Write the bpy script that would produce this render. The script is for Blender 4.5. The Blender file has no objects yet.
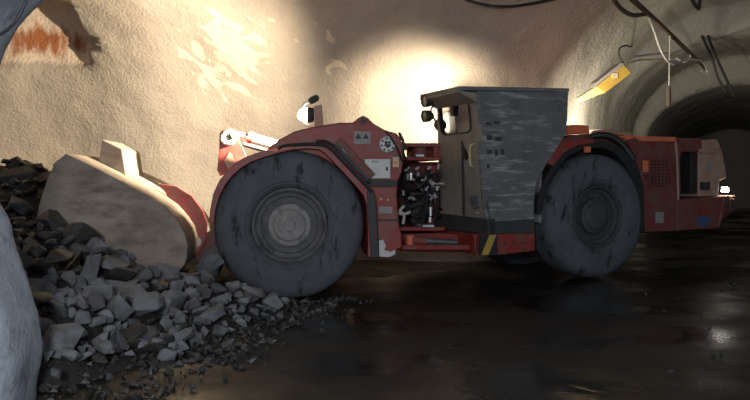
import bpy, bmesh, math, random
import numpy as np
from mathutils import Vector, Matrix, noise as mnoise
random.seed(7); np.random.seed(7)
C = bpy.context.scene.collection
PI = math.pi
# ------------------------------------------------------------------ camera
FPX, CAMH = 729.0, 1.5
PITCH = -math.atan(22.0 / FPX)
cd = bpy.data.cameras.new('camera'); cd.lens = FPX / 750 * 36; cd.sensor_width = 36
cam = bpy.data.objects.new('camera', cd); C.objects.link(cam)
cam.location = (0, 0, CAMH); cam.rotation_euler = (PI / 2 + PITCH, 0, 0)
cd.clip_end = 200
bpy.context.scene.camera = cam
CAM = Vector((0, 0, CAMH))
def ray(x, y):
    a, b = (x - 375) / FPX, (200 - y) / FPX
    c, s = math.cos(PITCH), math.sin(PITCH)
    return Vector((a, c - b * s, s + b * c))
def at(x, y, Y):                       # the point of the photograph's ray at depth Y
    d = ray(x, y); return CAM + d * (Y / d.y)
def onground(x, y, z=0.0):
    d = ray(x, y); return CAM + d * ((z - CAMH) / d.z)
class Frame:                           # a vertical plane in the place: u along, v into depth, z up
    def __init__(s, o, deg):
        a = math.radians(deg); s.o = Vector((o[0], o[1], 0))
        s.U = Vector((math.cos(a), math.sin(a), 0)); s.V = Vector((-math.sin(a), math.cos(a), 0))
    def p(s, u, v, z): return s.o + s.U * u + s.V * v + Vector((0, 0, z))
    def px(s, x, y, v=0.0):
        d = ray(x, y); n = s.V
        t = ((s.o + n * v - CAM).dot(n)) / d.dot(n)
        return CAM + d * t
    def uz(s, x, y, v=0.0):
        q = s.px(x, y, v) - s.o; return q.dot(s.U), q.z
F = Frame((-1.055, 9.0), 7.0)          # front half of the loader
R = Frame((3.245, 10.85), 25.0)        # rear half, articulated
FC = Frame((1.40, 9.99), 115.0)        # front face of the cab
H = Frame((0.6, 10.1), 16.0)           # hitch in the middle

# ------------------------------------------------------------------ materials
def mat(name, c1, c2=None, scale=3.0, rough=0.8, metal=0.0, bump=0.2, bscale=20.0, dirt=None, dscale=2.0,
        dlo=0.45, dhi=0.7, stretch=(1, 1, 1), dstretch=(1, 1, 1), up=0.0, rough2=None, detail=6, obj=False, spec=0.5, bdist=0.02):
    m = bpy.data.materials.new(name); m.use_nodes = True
    nt = m.node_tree; N = nt.nodes; L = nt.links
    b = N['Principled BSDF']; b.inputs['Metallic'].default_value = metal
    b.inputs['Roughness'].default_value = rough; b.inputs['Specular IOR Level'].default_value = spec
    if obj:
        tc = N.new('ShaderNodeTexCoord'); src = tc.outputs['Object']
    else:
        g = N.new('ShaderNodeNewGeometry'); src = g.outputs['Position']
    def noi(sc, st, det=detail):
        mp = N.new('ShaderNodeMapping'); mp.inputs['Scale'].default_value = st
        L.new(src, mp.inputs['Vector'])
        n = N.new('ShaderNodeTexNoise'); n.inputs['Scale'].default_value = sc; n.inputs['Detail'].default_value = det
        n.inputs['Roughness'].default_value = 0.62
        L.new(mp.outputs['Vector'], n.inputs['Vector']); return n.outputs['Fac']
    def ramp(f, lo, hi):
        r = N.new('ShaderNodeMapRange'); r.inputs['From Min'].default_value = lo; r.inputs['From Max'].default_value = hi
        L.new(f, r.inputs['Value']); return r.outputs['Result']
    def mix(f, a, c):
        x = N.new('ShaderNodeMix'); x.data_type = 'RGBA'
        L.new(f, x.inputs[0])
        for v, i in ((a, 6), (c, 7)):
            if isinstance(v, tuple): x.inputs[i].default_value = (*v, 1)
            else: L.new(v, x.inputs[i])
        return x.outputs[2]
    n1 = ramp(noi(scale, stretch), 0.3, 0.7)
    col = mix(n1, c1, c2 or tuple(x * 0.7 for x in c1))
    if dirt:
        f = ramp(noi(dscale, dstretch), dlo, dhi)
        if up > 0:
            g2 = N.new('ShaderNodeNewGeometry'); sp = N.new('ShaderNodeSeparateXYZ'); L.new(g2.outputs['Normal'], sp.inputs[0])
            ml = N.new('ShaderNodeMath'); ml.operation = 'MULTIPLY_ADD'; ml.use_clamp = True
            L.new(sp.outputs['Z'], ml.inputs[0]); ml.inputs[1].default_value = up; L.new(f, ml.inputs[2]); f = ml.outputs[0]
        col = mix(f, col, dirt)
        if rough2 is not None:
            mr = N.new('ShaderNodeMapRange'); mr.inputs['To Min'].default_value = rough; mr.inputs['To Max'].default_value = rough2
            L.new(f, mr.inputs['Value']); L.new(mr.outputs['Result'], b.inputs['Roughness'])
    L.new(col, b.inputs['Base Color'])
    if bump:
        bp = N.new('ShaderNodeBump'); bp.inputs['Strength'].default_value = bump; bp.inputs['Distance'].default_value = bdist
        L.new(noi(bscale, (1, 1, 1), 8), bp.inputs['Height']); L.new(bp.outputs['Normal'], b.inputs['Normal'])
    m['cr'] = 1
    return m
M = {}
M['red'] = mat('red_paint', (0.30, 0.030, 0.022), (0.20, 0.022, 0.018), 4, 0.5, dirt=(0.17, 0.10, 0.075), dscale=5, dlo=0.45, dhi=0.8, bump=0.1, up=0.25)
M['red_dusty'] = mat('dusty_red_paint', (0.20, 0.030, 0.022), (0.14, 0.024, 0.018), 3, 0.65, dirt=(0.13, 0.085, 0.065), dscale=4, dlo=0.35, dhi=0.75, bump=0.15, up=0.3)
M['pink'] = mat('dusty_and_lit_red_paint', (0.36, 0.17, 0.12), (0.42, 0.25, 0.18), 4, 0.8, dirt=(0.40, 0.31, 0.24), dscale=6, dlo=0.4, dhi=0.7)  # also holds tail lamp light, put into the bumper corner's colour
M['orange'] = mat('orange_paint_and_lit_red', (0.78, 0.20, 0.09), (0.62, 0.14, 0.07), 4, 0.55, bump=0.05)  # also the lamplit look of red parts, put into the colour
M['cab'] = mat('scuffed_grey_paint', (0.165, 0.163, 0.165), (0.105, 0.104, 0.106), 3, 0.7, dirt=(0.36, 0.35, 0.345), dscale=2.4, dlo=0.52, dhi=0.70, dstretch=(1, 1, 7), bump=0.1, detail=9)
M['cabdoor'] = mat('muddy_grey_paint', (0.30, 0.26, 0.21), (0.19, 0.165, 0.135), 3, 0.75, dirt=(0.30, 0.26, 0.21), dscale=4, dlo=0.5, dhi=0.75, dstretch=(3, 3, 0.7), bump=0.15)
M['black'] = mat('black_rubber', (0.012, 0.012, 0.013), (0.02, 0.02, 0.02), 6, 0.55, bump=0.1)
M['blackdusty'] = mat('dusty_black_steel', (0.03, 0.03, 0.03), (0.05, 0.048, 0.045), 5, 0.7, bump=0.15)
M['tire'] = mat('dusty_tire_rubber', (0.110, 0.114, 0.126), (0.072, 0.075, 0.084), 2.5, 0.85, dirt=(0.026, 0.027, 0.031), dscale=4, dlo=0.56, dhi=0.66, dstretch=(2, 1, 0.7), bump=0.35, bscale=14, spec=0.25)
M['rim'] = mat('dusty_wheel_steel', (0.135, 0.13, 0.13), (0.085, 0.083, 0.085), 5, 0.8, dirt=(0.045, 0.045, 0.05), dscale=6, dlo=0.5, dhi=0.7, bump=0.3)
M['hub'] = mat('pale_dusty_hub', (0.30, 0.285, 0.27), (0.19, 0.18, 0.175), 5, 0.85, dirt=(0.10, 0.10, 0.10), dscale=7, dlo=0.5, dhi=0.7, bump=0.3)
M['rimdark'] = mat('dark_wheel_steel', (0.06, 0.06, 0.065), (0.04, 0.04, 0.045), 5, 0.7, bump=0.3)
M['bucket'] = mat('dust_caked_bucket_steel', (0.38, 0.325, 0.265), (0.22, 0.175, 0.135), 1.3, 0.85, dirt=(0.15, 0.12, 0.10), dscale=2.6, dlo=0.47, dhi=0.72, dstretch=(1, 1, 2.5), bump=0.45, bscale=7)
M['chrome'] = mat('worn_chrome', (0.75, 0.75, 0.74), (0.55, 0.55, 0.55), 8, 0.3, metal=0.55, bump=0.05)
M['steel'] = mat('bare_steel', (0.30, 0.30, 0.30), (0.2, 0.2, 0.2), 8, 0.4, metal=0.8, bump=0.1)
M['white'] = mat('white_paint', (0.62, 0.62, 0.60), (0.5, 0.5, 0.48), 6, 0.6, bump=0.05)
M['greylabel'] = mat('weathered_grey_label', (0.30, 0.28, 0.26), (0.22, 0.20, 0.19), 12, 0.6, bump=0.0)
M['yellow'] = mat('yellow_paint', (0.50, 0.33, 0.05), (0.40, 0.26, 0.05), 6, 0.6, bump=0.05, dirt=(0.3, 0.24, 0.12), dscale=7, dlo=0.5, dhi=0.75)
M['paleyellow'] = mat('pale_yellow_paint', (0.52, 0.50, 0.22), (0.42, 0.40, 0.18), 6, 0.6, bump=0.0)
M['creamlabel'] = mat('cream_label', (0.6, 0.52, 0.3), (0.5, 0.44, 0.26), 10, 0.6, bump=0)
M['rock'] = mat('broken_grey_rock', (0.10, 0.102, 0.108), (0.055, 0.056, 0.06), 4, 0.85, dirt=(0.17, 0.173, 0.18), dscale=2.2, dlo=0.46, dhi=0.62, bump=0.6, bscale=12, up=0.12)
M['rockpale'] = mat('pale_dusty_rock', (0.20, 0.204, 0.212), (0.13, 0.133, 0.142), 4, 0.9, dirt=(0.075, 0.075, 0.078), dscale=3, dlo=0.5, dhi=0.7, bump=0.6, bscale=12)
M['rockdark'] = mat('dark_wet_rock', (0.045, 0.043, 0.04), (0.028, 0.027, 0.026), 4, 0.5, dirt=(0.10, 0.095, 0.085), dscale=3, dlo=0.5, dhi=0.75, bump=0.6, bscale=12)
M['muck'] = mat('dark_muck', (0.034, 0.032, 0.030), (0.018, 0.017, 0.016), 6, 0.85, bump=1.0, bscale=18, bdist=0.05)
M['pillar'] = mat('blue_grey_shotcrete', (0.40, 0.435, 0.48), (0.30, 0.33, 0.37), 3, 0.9, dirt=(0.20, 0.215, 0.24), dscale=9, dlo=0.55, dhi=0.7, bump=0.7, bscale=22)
M['pipe'] = mat('rusty_pipe', (0.12, 0.075, 0.045), (0.07, 0.045, 0.03), 6, 0.8, bump=0.2)
M['cable_white'] = mat('pale_cable', (0.5, 0.49, 0.45), (0.4, 0.39, 0.36), 6, 0.7, bump=0)
M['cable_brown'] = mat('brown_cable', (0.10, 0.075, 0.055), None, 6, 0.7, bump=0)
M['glass'] = None
def emit(name, col, s):
    m = bpy.data.materials.new(name); m.use_nodes = True; b = m.node_tree.nodes['Principled BSDF']
    b.inputs['Base Color'].default_value = (0.8, 0.8, 0.8, 1)
    b.inputs['Emission Color'].default_value = (*col, 1); b.inputs['Emission Strength'].default_value = s; return m
M['lens'] = emit('lit_lamp_lens', (1, 0.88, 0.68), 25)
M['lens_tail'] = emit('lit_tail_lamp_lens', (1, 0.95, 0.85), 30)
M['lens_off'] = mat('unlit_lamp_lens', (0.28, 0.24, 0.2), (0.2, 0.17, 0.14), 10, 0.2, bump=0)
M['bluelens'] = mat('blue_reflector', (0.05, 0.09, 0.22), (0.04, 0.07, 0.16), 10, 0.3, bump=0)
def stripes():
    m = bpy.data.materials.new('hazard_stripes'); m.use_nodes = True; nt = m.node_tree; N = nt.nodes; L = nt.links
    b = N['Principled BSDF']; b.inputs['Roughness'].default_value = 0.6
    return m

def wallmat():
    m = mat('sprayed_concrete', (0.44, 0.395, 0.335), (0.36, 0.32, 0.275), 0.7, 0.92, dirt=(0.30, 0.265, 0.235), dscale=0.5, dlo=0.5, dhi=0.75, bump=0.0, detail=8, spec=0.2)
    nt = m.node_tree; N = nt.nodes; L = nt.links; b = N['Principled BSDF']
    g = N.new('ShaderNodeNewGeometry')
    sp = N.new('ShaderNodeSeparateXYZ'); L.new(g.outputs['Position'], sp.inputs[0])
    def math_(op, a, c, clamp=False):
        x = N.new('ShaderNodeMath'); x.operation = op; x.use_clamp = clamp
        for i, v in enumerate((a, c)):
            if isinstance(v, (int, float)): x.inputs[i].default_value = v
            else: L.new(v, x.inputs[i])
        return x.outputs[0]
    def noi(sc, st, det=6, dist=0.0):
        mp = N.new('ShaderNodeMapping'); mp.inputs['Scale'].default_value = st; L.new(g.outputs['Position'], mp.inputs['Vector'])
        n = N.new('ShaderNodeTexNoise'); n.inputs['Scale'].default_value = sc; n.inputs['Detail'].default_value = det
        n.inputs['Distortion'].default_value = dist
        L.new(mp.outputs['Vector'], n.inputs['Vector']); return n.outputs['Fac']
    def rng(v, lo, hi):
        r = N.new('ShaderNodeMapRange'); r.inputs['From Min'].default_value = lo; r.inputs['From Max'].default_value = hi; L.new(v, r.inputs['Value']); return r.outputs['Result']
    def mix(f, a, c):
        x = N.new('ShaderNodeMix'); x.data_type = 'RGBA'; L.new(f, x.inputs[0]); L.new(a, x.inputs[6]); x.inputs[7].default_value = (*c, 1); return x.outputs[2]
    def blob(cx, cz, rx, rz):
        dx = math_('DIVIDE', math_('SUBTRACT', sp.outputs['X'], cx), rx); dz = math_('DIVIDE', math_('SUBTRACT', sp.outputs['Z'], cz), rz)
        d = math_('ADD', math_('MULTIPLY', dx, dx), math_('MULTIPLY', dz, dz)); return math_('SUBTRACT', 1.0, d, True)
    col = b.inputs['Base Color'].links[0].from_socket
    # scraped pale patches where the coating flaked off
    w = math_('ADD', blob(-2.6, 3.65, 1.1, 1.0), math_('MULTIPLY', blob(-0.7, 3.6, 1.5, 0.8), 0.5))
    w = math_('MULTIPLY', w, 0.42)
    def noirot(sc, ang, st_, det, dist):
        m0 = N.new('ShaderNodeMapping'); m0.inputs['Rotation'].default_value = (0, math.radians(ang), 0); L.new(g.outputs['Position'], m0.inputs['Vector'])
        mp = N.new('ShaderNodeMapping'); mp.inputs['Scale'].default_value = st_; L.new(m0.outputs['Vector'], mp.inputs['Vector'])
        n = N.new('ShaderNodeTexNoise'); n.inputs['Scale'].default_value = sc; n.inputs['Detail'].default_value = det; n.inputs['Distortion'].default_value = dist
        L.new(mp.outputs['Vector'], n.inputs['Vector']); return n.outputs['Fac']
    pn = noirot(2.1, -38, (0.55, 1, 1.5), 9, 1.2)
    pm = rng(math_('ADD', pn, w), 0.80, 0.84)
    col = mix(pm, col, (0.66, 0.58, 0.45))
    # red-brown stains in the niche
    inb = math_('MULTIPLY', blob(-5.95, 3.95, 1.1, 0.42), 0.5)
    st = rng(math_('ADD', noi(2.6, (2.2, 1, 0.8), 8), inb), 0.74, 0.98)
    yin = rng(sp.outputs['Y'], 12.8, 12.95)
    col2 = mix(rng(noi(1.5, (5, 1, .5)), .2, .4), col, (0.66, 0.55, 0.45))
    wob = math_('MULTIPLY', math_('SUBTRACT', noi(3, (1, 1, 1)), .5), .22)
    zed = math_('ADD', sp.outputs['Z'], wob)
    pale = math_('MULTIPLY', rng(zed, 3.52, 3.60), rng(math_('ADD', sp.outputs['X'], wob), -5.02, -5.12))
    x = N.new('ShaderNodeMix'); x.data_type = 'RGBA'; L.new(pale, x.inputs[0]); L.new(col, x.inputs[6]); L.new(col2, x.inputs[7]); col = x.outputs[2]
    stm = math_('MULTIPLY', st, rng(sp.outputs['Y'], 12.75, 12.95))
    col = mix(stm, col, (0.34, 0.13, 0.06))
    # grey concrete in the side tunnel
    tx = rng(math_('ADD', sp.outputs['X'], math_('MULTIPLY', noi(0.8, (1, 1, 1)), 1.2)), 2.6, 5.2)
    col = mix(math_('MULTIPLY', tx, 0.75), col, (0.34, 0.335, 0.285))
    L.new(col, b.inputs['Base Color'])
    h1 = noi(4.5, (1, 1, 1), 3); h2 = noi(22, (1, 1, 1), 8)
    hh = math_('ADD', math_('MULTIPLY', h1, 0.6), math_('MULTIPLY', h2, 0.45))
    hh = math_('ADD', hh, math_('MULTIPLY', pm, 0.12))
    bp = N.new('ShaderNodeBump'); bp.inputs['Strength'].default_value = 0.55; bp.inputs['Distance'].default_value = 0.12
    L.new(hh, bp.inputs['Height']); L.new(bp.outputs['Normal'], b.inputs['Normal'])
    return m
M['wall'] = wallmat()
def floormat():
    m = mat('wet_dark_mud', (0.020, 0.018, 0.015), (0.012, 0.011, 0.010), 1.2, 0.5, dirt=(0.030, 0.027, 0.022), dscale=1.0, dlo=0.45, dhi=0.7, bump=0.0, rough2=0.85, spec=0.35)
    nt = m.node_tree; N = nt.nodes; L = nt.links; b = N['Principled BSDF']
    g = N.new('ShaderNodeNewGeometry')
    def noi(sc, st, det=5):
        mp = N.new('ShaderNodeMapping'); mp.inputs['Scale'].default_value = st; L.new(g.outputs['Position'], mp.inputs['Vector'])
        n = N.new('ShaderNodeTexNoise'); n.inputs['Scale'].default_value = sc; n.inputs['Detail'].default_value = det
        L.new(mp.outputs['Vector'], n.inputs['Vector']); return n.outputs['Fac']
    r = N.new('ShaderNodeMapRange'); r.inputs['From Min'].default_value = 0.36; r.inputs['From Max'].default_value = 0.62
    r.inputs['To Min'].default_value = 0.07; r.inputs['To Max'].default_value = 0.6
    L.new(noi(0.55, (1, 1.3, 1)), r.inputs['Value']); L.new(r.outputs['Result'], b.inputs['Roughness'])
    bp = N.new('ShaderNodeBump'); bp.inputs['Strength'].default_value = 0.25; bp.inputs['Distance'].default_value = 0.03
    L.new(noi(5, (1, 1, 1), 8), bp.inputs['Height']); L.new(bp.outputs['Normal'], b.inputs['Normal'])
    return m
M['floor'] = floormat()

# ------------------------------------------------------------------ object helpers
OFF = {}
def tag(o, label=None, cat=None, group=None, kind=None):
    if label: o['label'] = label
    if cat: o['category'] = cat
    if group: o['group'] = group
    if kind: o['kind'] = kind
    return o
def obj(name, bm, m, parent=None, bevel=0.0, smooth=False, loc=None):
    me = bpy.data.meshes.new(name)
    bmesh.ops.recalc_face_normals(bm, faces=bm.faces)
    if parent is not None: off = OFF[parent.name]
    elif loc is not None: off = Vector(loc)
    else:
        xs = [v.co for v in bm.verts]; off = Vector((sum(c.x for c in xs) / len(xs), sum(c.y for c in xs) / len(xs), min(c.z for c in xs)))
    for v in bm.verts: v.co -= off
    bm.to_mesh(me); bm.free()
    o = bpy.data.objects.new(name, me); C.objects.link(o)
    if m: me.materials.append(m)
    OFF[o.name] = off
    if parent is not None: o.parent = parent
    else: o.location = off
    if smooth:
        for p in me.polygons: p.use_smooth = True
        me.set_sharp_from_angle(angle=math.radians(38))
    if bevel:
        b = o.modifiers.new('bevel', 'BEVEL'); b.width = bevel; b.segments = 2; b.limit_method = 'ANGLE'; b.angle_limit = math.radians(35)
    return o
def empty(name, loc):
    o = bpy.data.objects.new(name, None); C.objects.link(o); o.location = loc; OFF[o.name] = Vector(loc); return o
def B(): return bmesh.new()
def prism(bm, front, off):
    a = [bm.verts.new(p) for p in front]; b = [bm.verts.new(p + off) for p in front]
    n = len(a)
    fs = [bm.faces.new(a), bm.faces.new(b[::-1])]
    for i in range(n): bm.faces.new((a[i], b[i], b[(i + 1) % n], a[(i + 1) % n]))
    return bm
def poly(bm, fr, pts, v0, v1):         # outline on the plane v0, real thickness to v1
    return prism(bm, [fr.px(x, y, v0) for x, y in pts], fr.V * (v1 - v0))
def boxuv(bm, fr, u0, u1, v0, v1, z0, z1):
    return prism(bm, [fr.p(u0, v0, z0), fr.p(u1, v0, z0), fr.p(u1, v0, z1), fr.p(u0, v0, z1)], fr.V * (v1 - v0))
def rectpx(bm, fr, x0, y0, x1, y1, v0, v1): return poly(bm, fr, [(x0, y0), (x1, y0), (x1, y1), (x0, y1)], v0, v1)
def ringf(bm, c, ax, r, n):
    ax = ax.normalized(); t = Vector((0, 0, 1)) if abs(ax.z) < 0.9 else Vector((1, 0, 0))
    e1 = ax.cross(t).normalized(); e2 = ax.cross(e1)
    return [bm.verts.new(c + (e1 * math.cos(2 * PI * i / n) + e2 * math.sin(2 * PI * i / n)) * r) for i in range(n)]
def lathe(bm, o, ax, prof, n=48, close=False):   # prof: (distance along axis, radius)
    ax = ax.normalized(); prev = None; first = None
    for a, r in prof:
        c = o + ax * a
        ring = [bm.verts.new(c)] if r < 1e-5 else ringf(bm, c, ax, r, n)
        if prev:
            for i in range(n):
                j = (i + 1) % n
                if len(prev) == 1 and len(ring) > 1: bm.faces.new((prev[0], ring[j], ring[i]))
                elif len(ring) == 1 and len(prev) > 1: bm.faces.new((prev[i], prev[j], ring[0]))
                elif len(ring) > 1: bm.faces.new((prev[i], prev[j], ring[j], ring[i]))
        prev = ring
        if first is None: first = ring
    if close:
        for i in range(n):
            j = (i + 1) % n; bm.faces.new((prev[i], prev[j], first[j], first[i]))
    return bm
def cyl(bm, p0, p1, r, r2=None, n=20):
    d = p1 - p0; L = d.length; r2 = r if r2 is None else r2
    return lathe(bm, p0, d, [(0, 0), (0, r), (L, r2), (L, 0)], n)
def spline(pts, k=8):
    P = [pts[0]] + list(pts) + [pts[-1]]; out = []
    for i in range(1, len(P) - 2):
        a, b, c, d = P[i - 1], P[i], P[i + 1], P[i + 2]
        for j in range(k):
            t = j / k
            out.append(0.5 * ((2 * b) + (c - a) * t + (2 * a - 5 * b + 4 * c - d) * t * t + (3 * b - a - 3 * c + d) * t ** 3))
    out.append(Vector(pts[-1])); return out
def tube(bm, pts, r, n=8, smooth=True, k=8):
    pts = [Vector(p) for p in pts]
    if smooth and len(pts) > 2: pts = spline(pts, k)
    d = (pts[1] - pts[0]).normalized(); t = Vector((0, 0, 1)) if abs(d.z) < 0.9 else Vector((1, 0, 0))
    e = d.cross(t).normalized(); prev = None
    for i, p in enumerate(pts):
        d = (pts[min(i + 1, len(pts) - 1)] - pts[max(i - 1, 0)]).normalized()
        e = (e - d * e.dot(d)).normalized(); f = d.cross(e)
        ring = [bm.verts.new(p + (e * math.cos(2 * PI * q / n) + f * math.sin(2 * PI * q / n)) * r) for q in range(n)]
        if prev:
            for q in range(n): bm.faces.new((prev[q], prev[(q + 1) % n], ring[(q + 1) % n], ring[q]))
        else: bm.faces.new(ring[::-1])
        prev = ring
    bm.faces.new(prev); return bm
def band(bm, fr, outer, inner, v0, v1):   # a bent strip between two outlines, with thickness
    n = len(outer)
    rows = []
    for v in (v0, v1):
        sh = fr.V * (v - v0)
        rows.append(([bm.verts.new(fr.px(x, y, v0) + sh) for x, y in outer], [bm.verts.new(fr.px(x, y, v0) + sh) for x, y in inner]))
    (o0, i0), (o1, i1) = rows
    for k in range(n - 1):
        bm.faces.new((o0[k], o0[k + 1], i0[k + 1], i0[k])); bm.faces.new((o1[k], i1[k], i1[k + 1], o1[k + 1]))
        bm.faces.new((o0[k], o1[k], o1[k + 1], o0[k + 1])); bm.faces.new((i0[k], i0[k + 1], i1[k + 1], i1[k]))
    for k in (0, n - 1): bm.faces.new((o0[k], i0[k], i1[k], o1[k]))
    return bm

# ------------------------------------------------------------------ rock surfaces
def surface_nets(fn, lo, hi, cell):
    n = [int(round((hi[i] - lo[i]) / cell)) + 1 for i in range(3)]
    ax = [np.arange(n[i]) * cell + lo[i] for i in range(3)]
    X, Y, Z = np.meshgrid(*ax, indexing='ij', sparse=True)
    S = np.broadcast_to(fn(X, Y, Z), n).astype(np.float32)
    ins = S < 0
    cs = [m - 1 for m in n]; cnt = np.zeros(cs, np.int16); acc = np.zeros(cs + [3], np.float32)
    for a in range(3):
        b, c = [q for q in range(3) if q != a]
        for ob in (0, 1):
            for oc in (0, 1):
                s0 = [None] * 3; s1 = [None] * 3
                s0[a] = slice(0, n[a] - 1); s1[a] = slice(1, n[a])
                for q, o_ in ((b, ob), (c, oc)): s0[q] = s1[q] = slice(o_, n[q] - 1 + o_)
                A = S[tuple(s0)]; Bv = S[tuple(s1)]; cr = (A < 0) != (Bv < 0)
                t = np.where(cr, A / np.where(cr, A - Bv, 1), 0)
                cnt += cr
                acc[..., a] += t; acc[..., b] += ob * cr; acc[..., c] += oc * cr
    ids = np.full(cs, -1, np.int64); m = cnt > 0; ids[m] = np.arange(m.sum())
    idx = np.argwhere(m)
    V = (acc[m] / cnt[m][:, None] + idx) * cell + np.array(lo)
    quads = []
    for a in range(3):
        b, c = (a + 1) % 3, (a + 2) % 3
        s0 = [slice(None)] * 3; s1 = [slice(None)] * 3
        s0[a] = slice(0, n[a] - 1); s1[a] = slice(1, n[a])
        for q in (b, c): s0[q] = s1[q] = slice(1, n[q] - 1)
        A = ins[tuple(s0)]; Bv = ins[tuple(s1)]
        for fl, msk in ((False, A & ~Bv), (True, ~A & Bv)):
            e = np.argwhere(msk)
            if not len(e): continue
            def cellid(db, dc):
                q = e.copy(); q[:, b] += db; q[:, c] += dc      # e index is offset by 1 in b, c
                return ids[q[:, 0], q[:, 1], q[:, 2]]
            Q = np.stack([cellid(0, 0), cellid(1, 0), cellid(1, 1), cellid(0, 1)], 1)
            quads.append(Q[:, ::-1] if fl else Q)
    Q = np.concatenate(quads); Q = Q[(Q >= 0).all(1)]
    return V, Q
def vnormals(V, Q):
    nrm = np.zeros_like(V); d1 = V[Q[:, 2]] - V[Q[:, 0]]; d2 = V[Q[:, 3]] - V[Q[:, 1]]; fn = np.cross(d1, d2)
    for k in range(4): np.add.at(nrm, Q[:, k], fn)
    return nrm / np.maximum(np.linalg.norm(nrm, axis=1, keepdims=True), 1e-9)
def rough(V, Q, amps, fade=None):
    nm = vnormals(V, Q); out = V.copy()
    for i in range(len(V)):
        p = Vector(V[i]); d = 0.0
        for sc, am in amps: d += am * mnoise.noise(p * sc)
        if fade: d *= fade(p)
        out[i] = V[i] + nm[i] * d
    return out
def npobj(name, V, Q, N, m, loc=(0, 0, 0), flip=False):
    used, inv = np.unique(Q.ravel(), return_inverse=True); q = inv.reshape(Q.shape)
    if flip: q = q[:, ::-1]
    me = bpy.data.meshes.new(name); me.from_pydata((V[used] - np.array(loc)).tolist(), [], q.tolist())
    for p in me.polygons: p.use_smooth = True
    me.normals_split_custom_set_from_vertices((N[used] * (-1 if flip else 1)).tolist())
    me.materials.append(m); o = bpy.data.objects.new(name, me); C.objects.link(o); o.location = loc; OFF[o.name] = Vector(loc); return o

TD = Vector((0.43, 0.903)); TO = (6.35, 12.5)        # side tunnel axis
def smin(a, b, k):
    h = np.clip(0.5 + 0.5 * (b - a) / k, 0, 1); return b * (1 - h) + a * h - k * h * (1 - h)
def arch(rho, z, hw, sp, cr):
    up = (np.sqrt((rho / hw) ** 2 + (np.maximum(z - sp, 0) / (cr - sp)) ** 2) - 1) * np.minimum(hw, cr - sp)
    return np.where(z < sp, np.abs(rho) - hw, up)
def cavity(X, Y, Z):
    yb = 8.4 + 0.10 * np.sin(X * 0.9) + 0.10 * np.sin(X * 2.1 + 1)
    main = arch(np.maximum(Y - yb, 0), Z, 5.0, 2.0, 5.25)
    main = np.maximum(main, np.maximum(-10.5 - X, X - 13.0))
    s = (X - TO[0]) * TD[0] + (Y - TO[1]) * TD[1]; rho = (X - TO[0]) * TD[1] - (Y - TO[1]) * TD[0]
    def st(a, w): return np.clip((s - a) / w, 0, 1)
    hw = 3.1 - 0.45 * st(0, 7.0) - 0.35 * st(7.4, 0.3); cr = 5.3 - 0.6 * st(3.6, 0.5) - 0.7 * st(7.4, 0.3)
    tun = np.maximum(np.maximum(arch(rho, Z, hw, 2.4, cr), -4 - s), s - 28)
    d = smin(main, tun, 1.1)
    niche = np.maximum(np.maximum(np.abs(X + 5.95) - 0.95, 12.0 - Y), np.maximum(Y - 13.1 - 0.15 * (X + 5.95), 3.55 + .0 * X - Z))
    niche = np.maximum(niche, Z - 5.6)
    hol = np.sqrt((X + 4.95) ** 2 + (Y - 12.9) ** 2 + ((Z - 4.05) * 1.2) ** 2) - 0.33
    d = smin(d, niche, 0.08); d = smin(d, hol, 0.1)
    return d
V, Q = surface_nets(cavity, (-11.0, 2.6, -0.35), (27.0, 41.0, 5.9), 0.14)
V = rough(V, Q, [(0.45, 0.16), (1.3, 0.07), (3.1, 0.035)], lambda p: 1 - .55 * min(1, max(0, (p.x - 2.5) / 2)))
Nn = vnormals(V, Q); cen = V[Q].mean(1)
s_ = (cen[:, 0] - TO[0]) * TD[0] + (cen[:, 1] - TO[1]) * TD[1]
isT = (s_ > 1.5) & (cen[:, 1] > 13.4); isL = (cen[:, 0] < -9.5) & ~isT
isC = (cen[:, 2] > 4.3) & ~isT & ~isL & (cen[:, 1] < 12.6)
for nm, k in (('wall_right', isT), ('wall_left', isL), ('ceiling', isC), ('wall_back', ~(isT | isL | isC))):
    tag(npobj(nm, V, Q[k], Nn, M['wall'], flip=True), kind='structure')

from mathutils.bvhtree import BVHTree
ROCKFACE = BVHTree.FromPolygons(V.tolist(), Q.tolist())
def onrock(x, y, off=.03):               # where a sight line meets the rock, a little in front of it
    d = ray(x, y).normalized(); h = ROCKFACE.ray_cast(CAM, d)
    return h[0] - d * off
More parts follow.
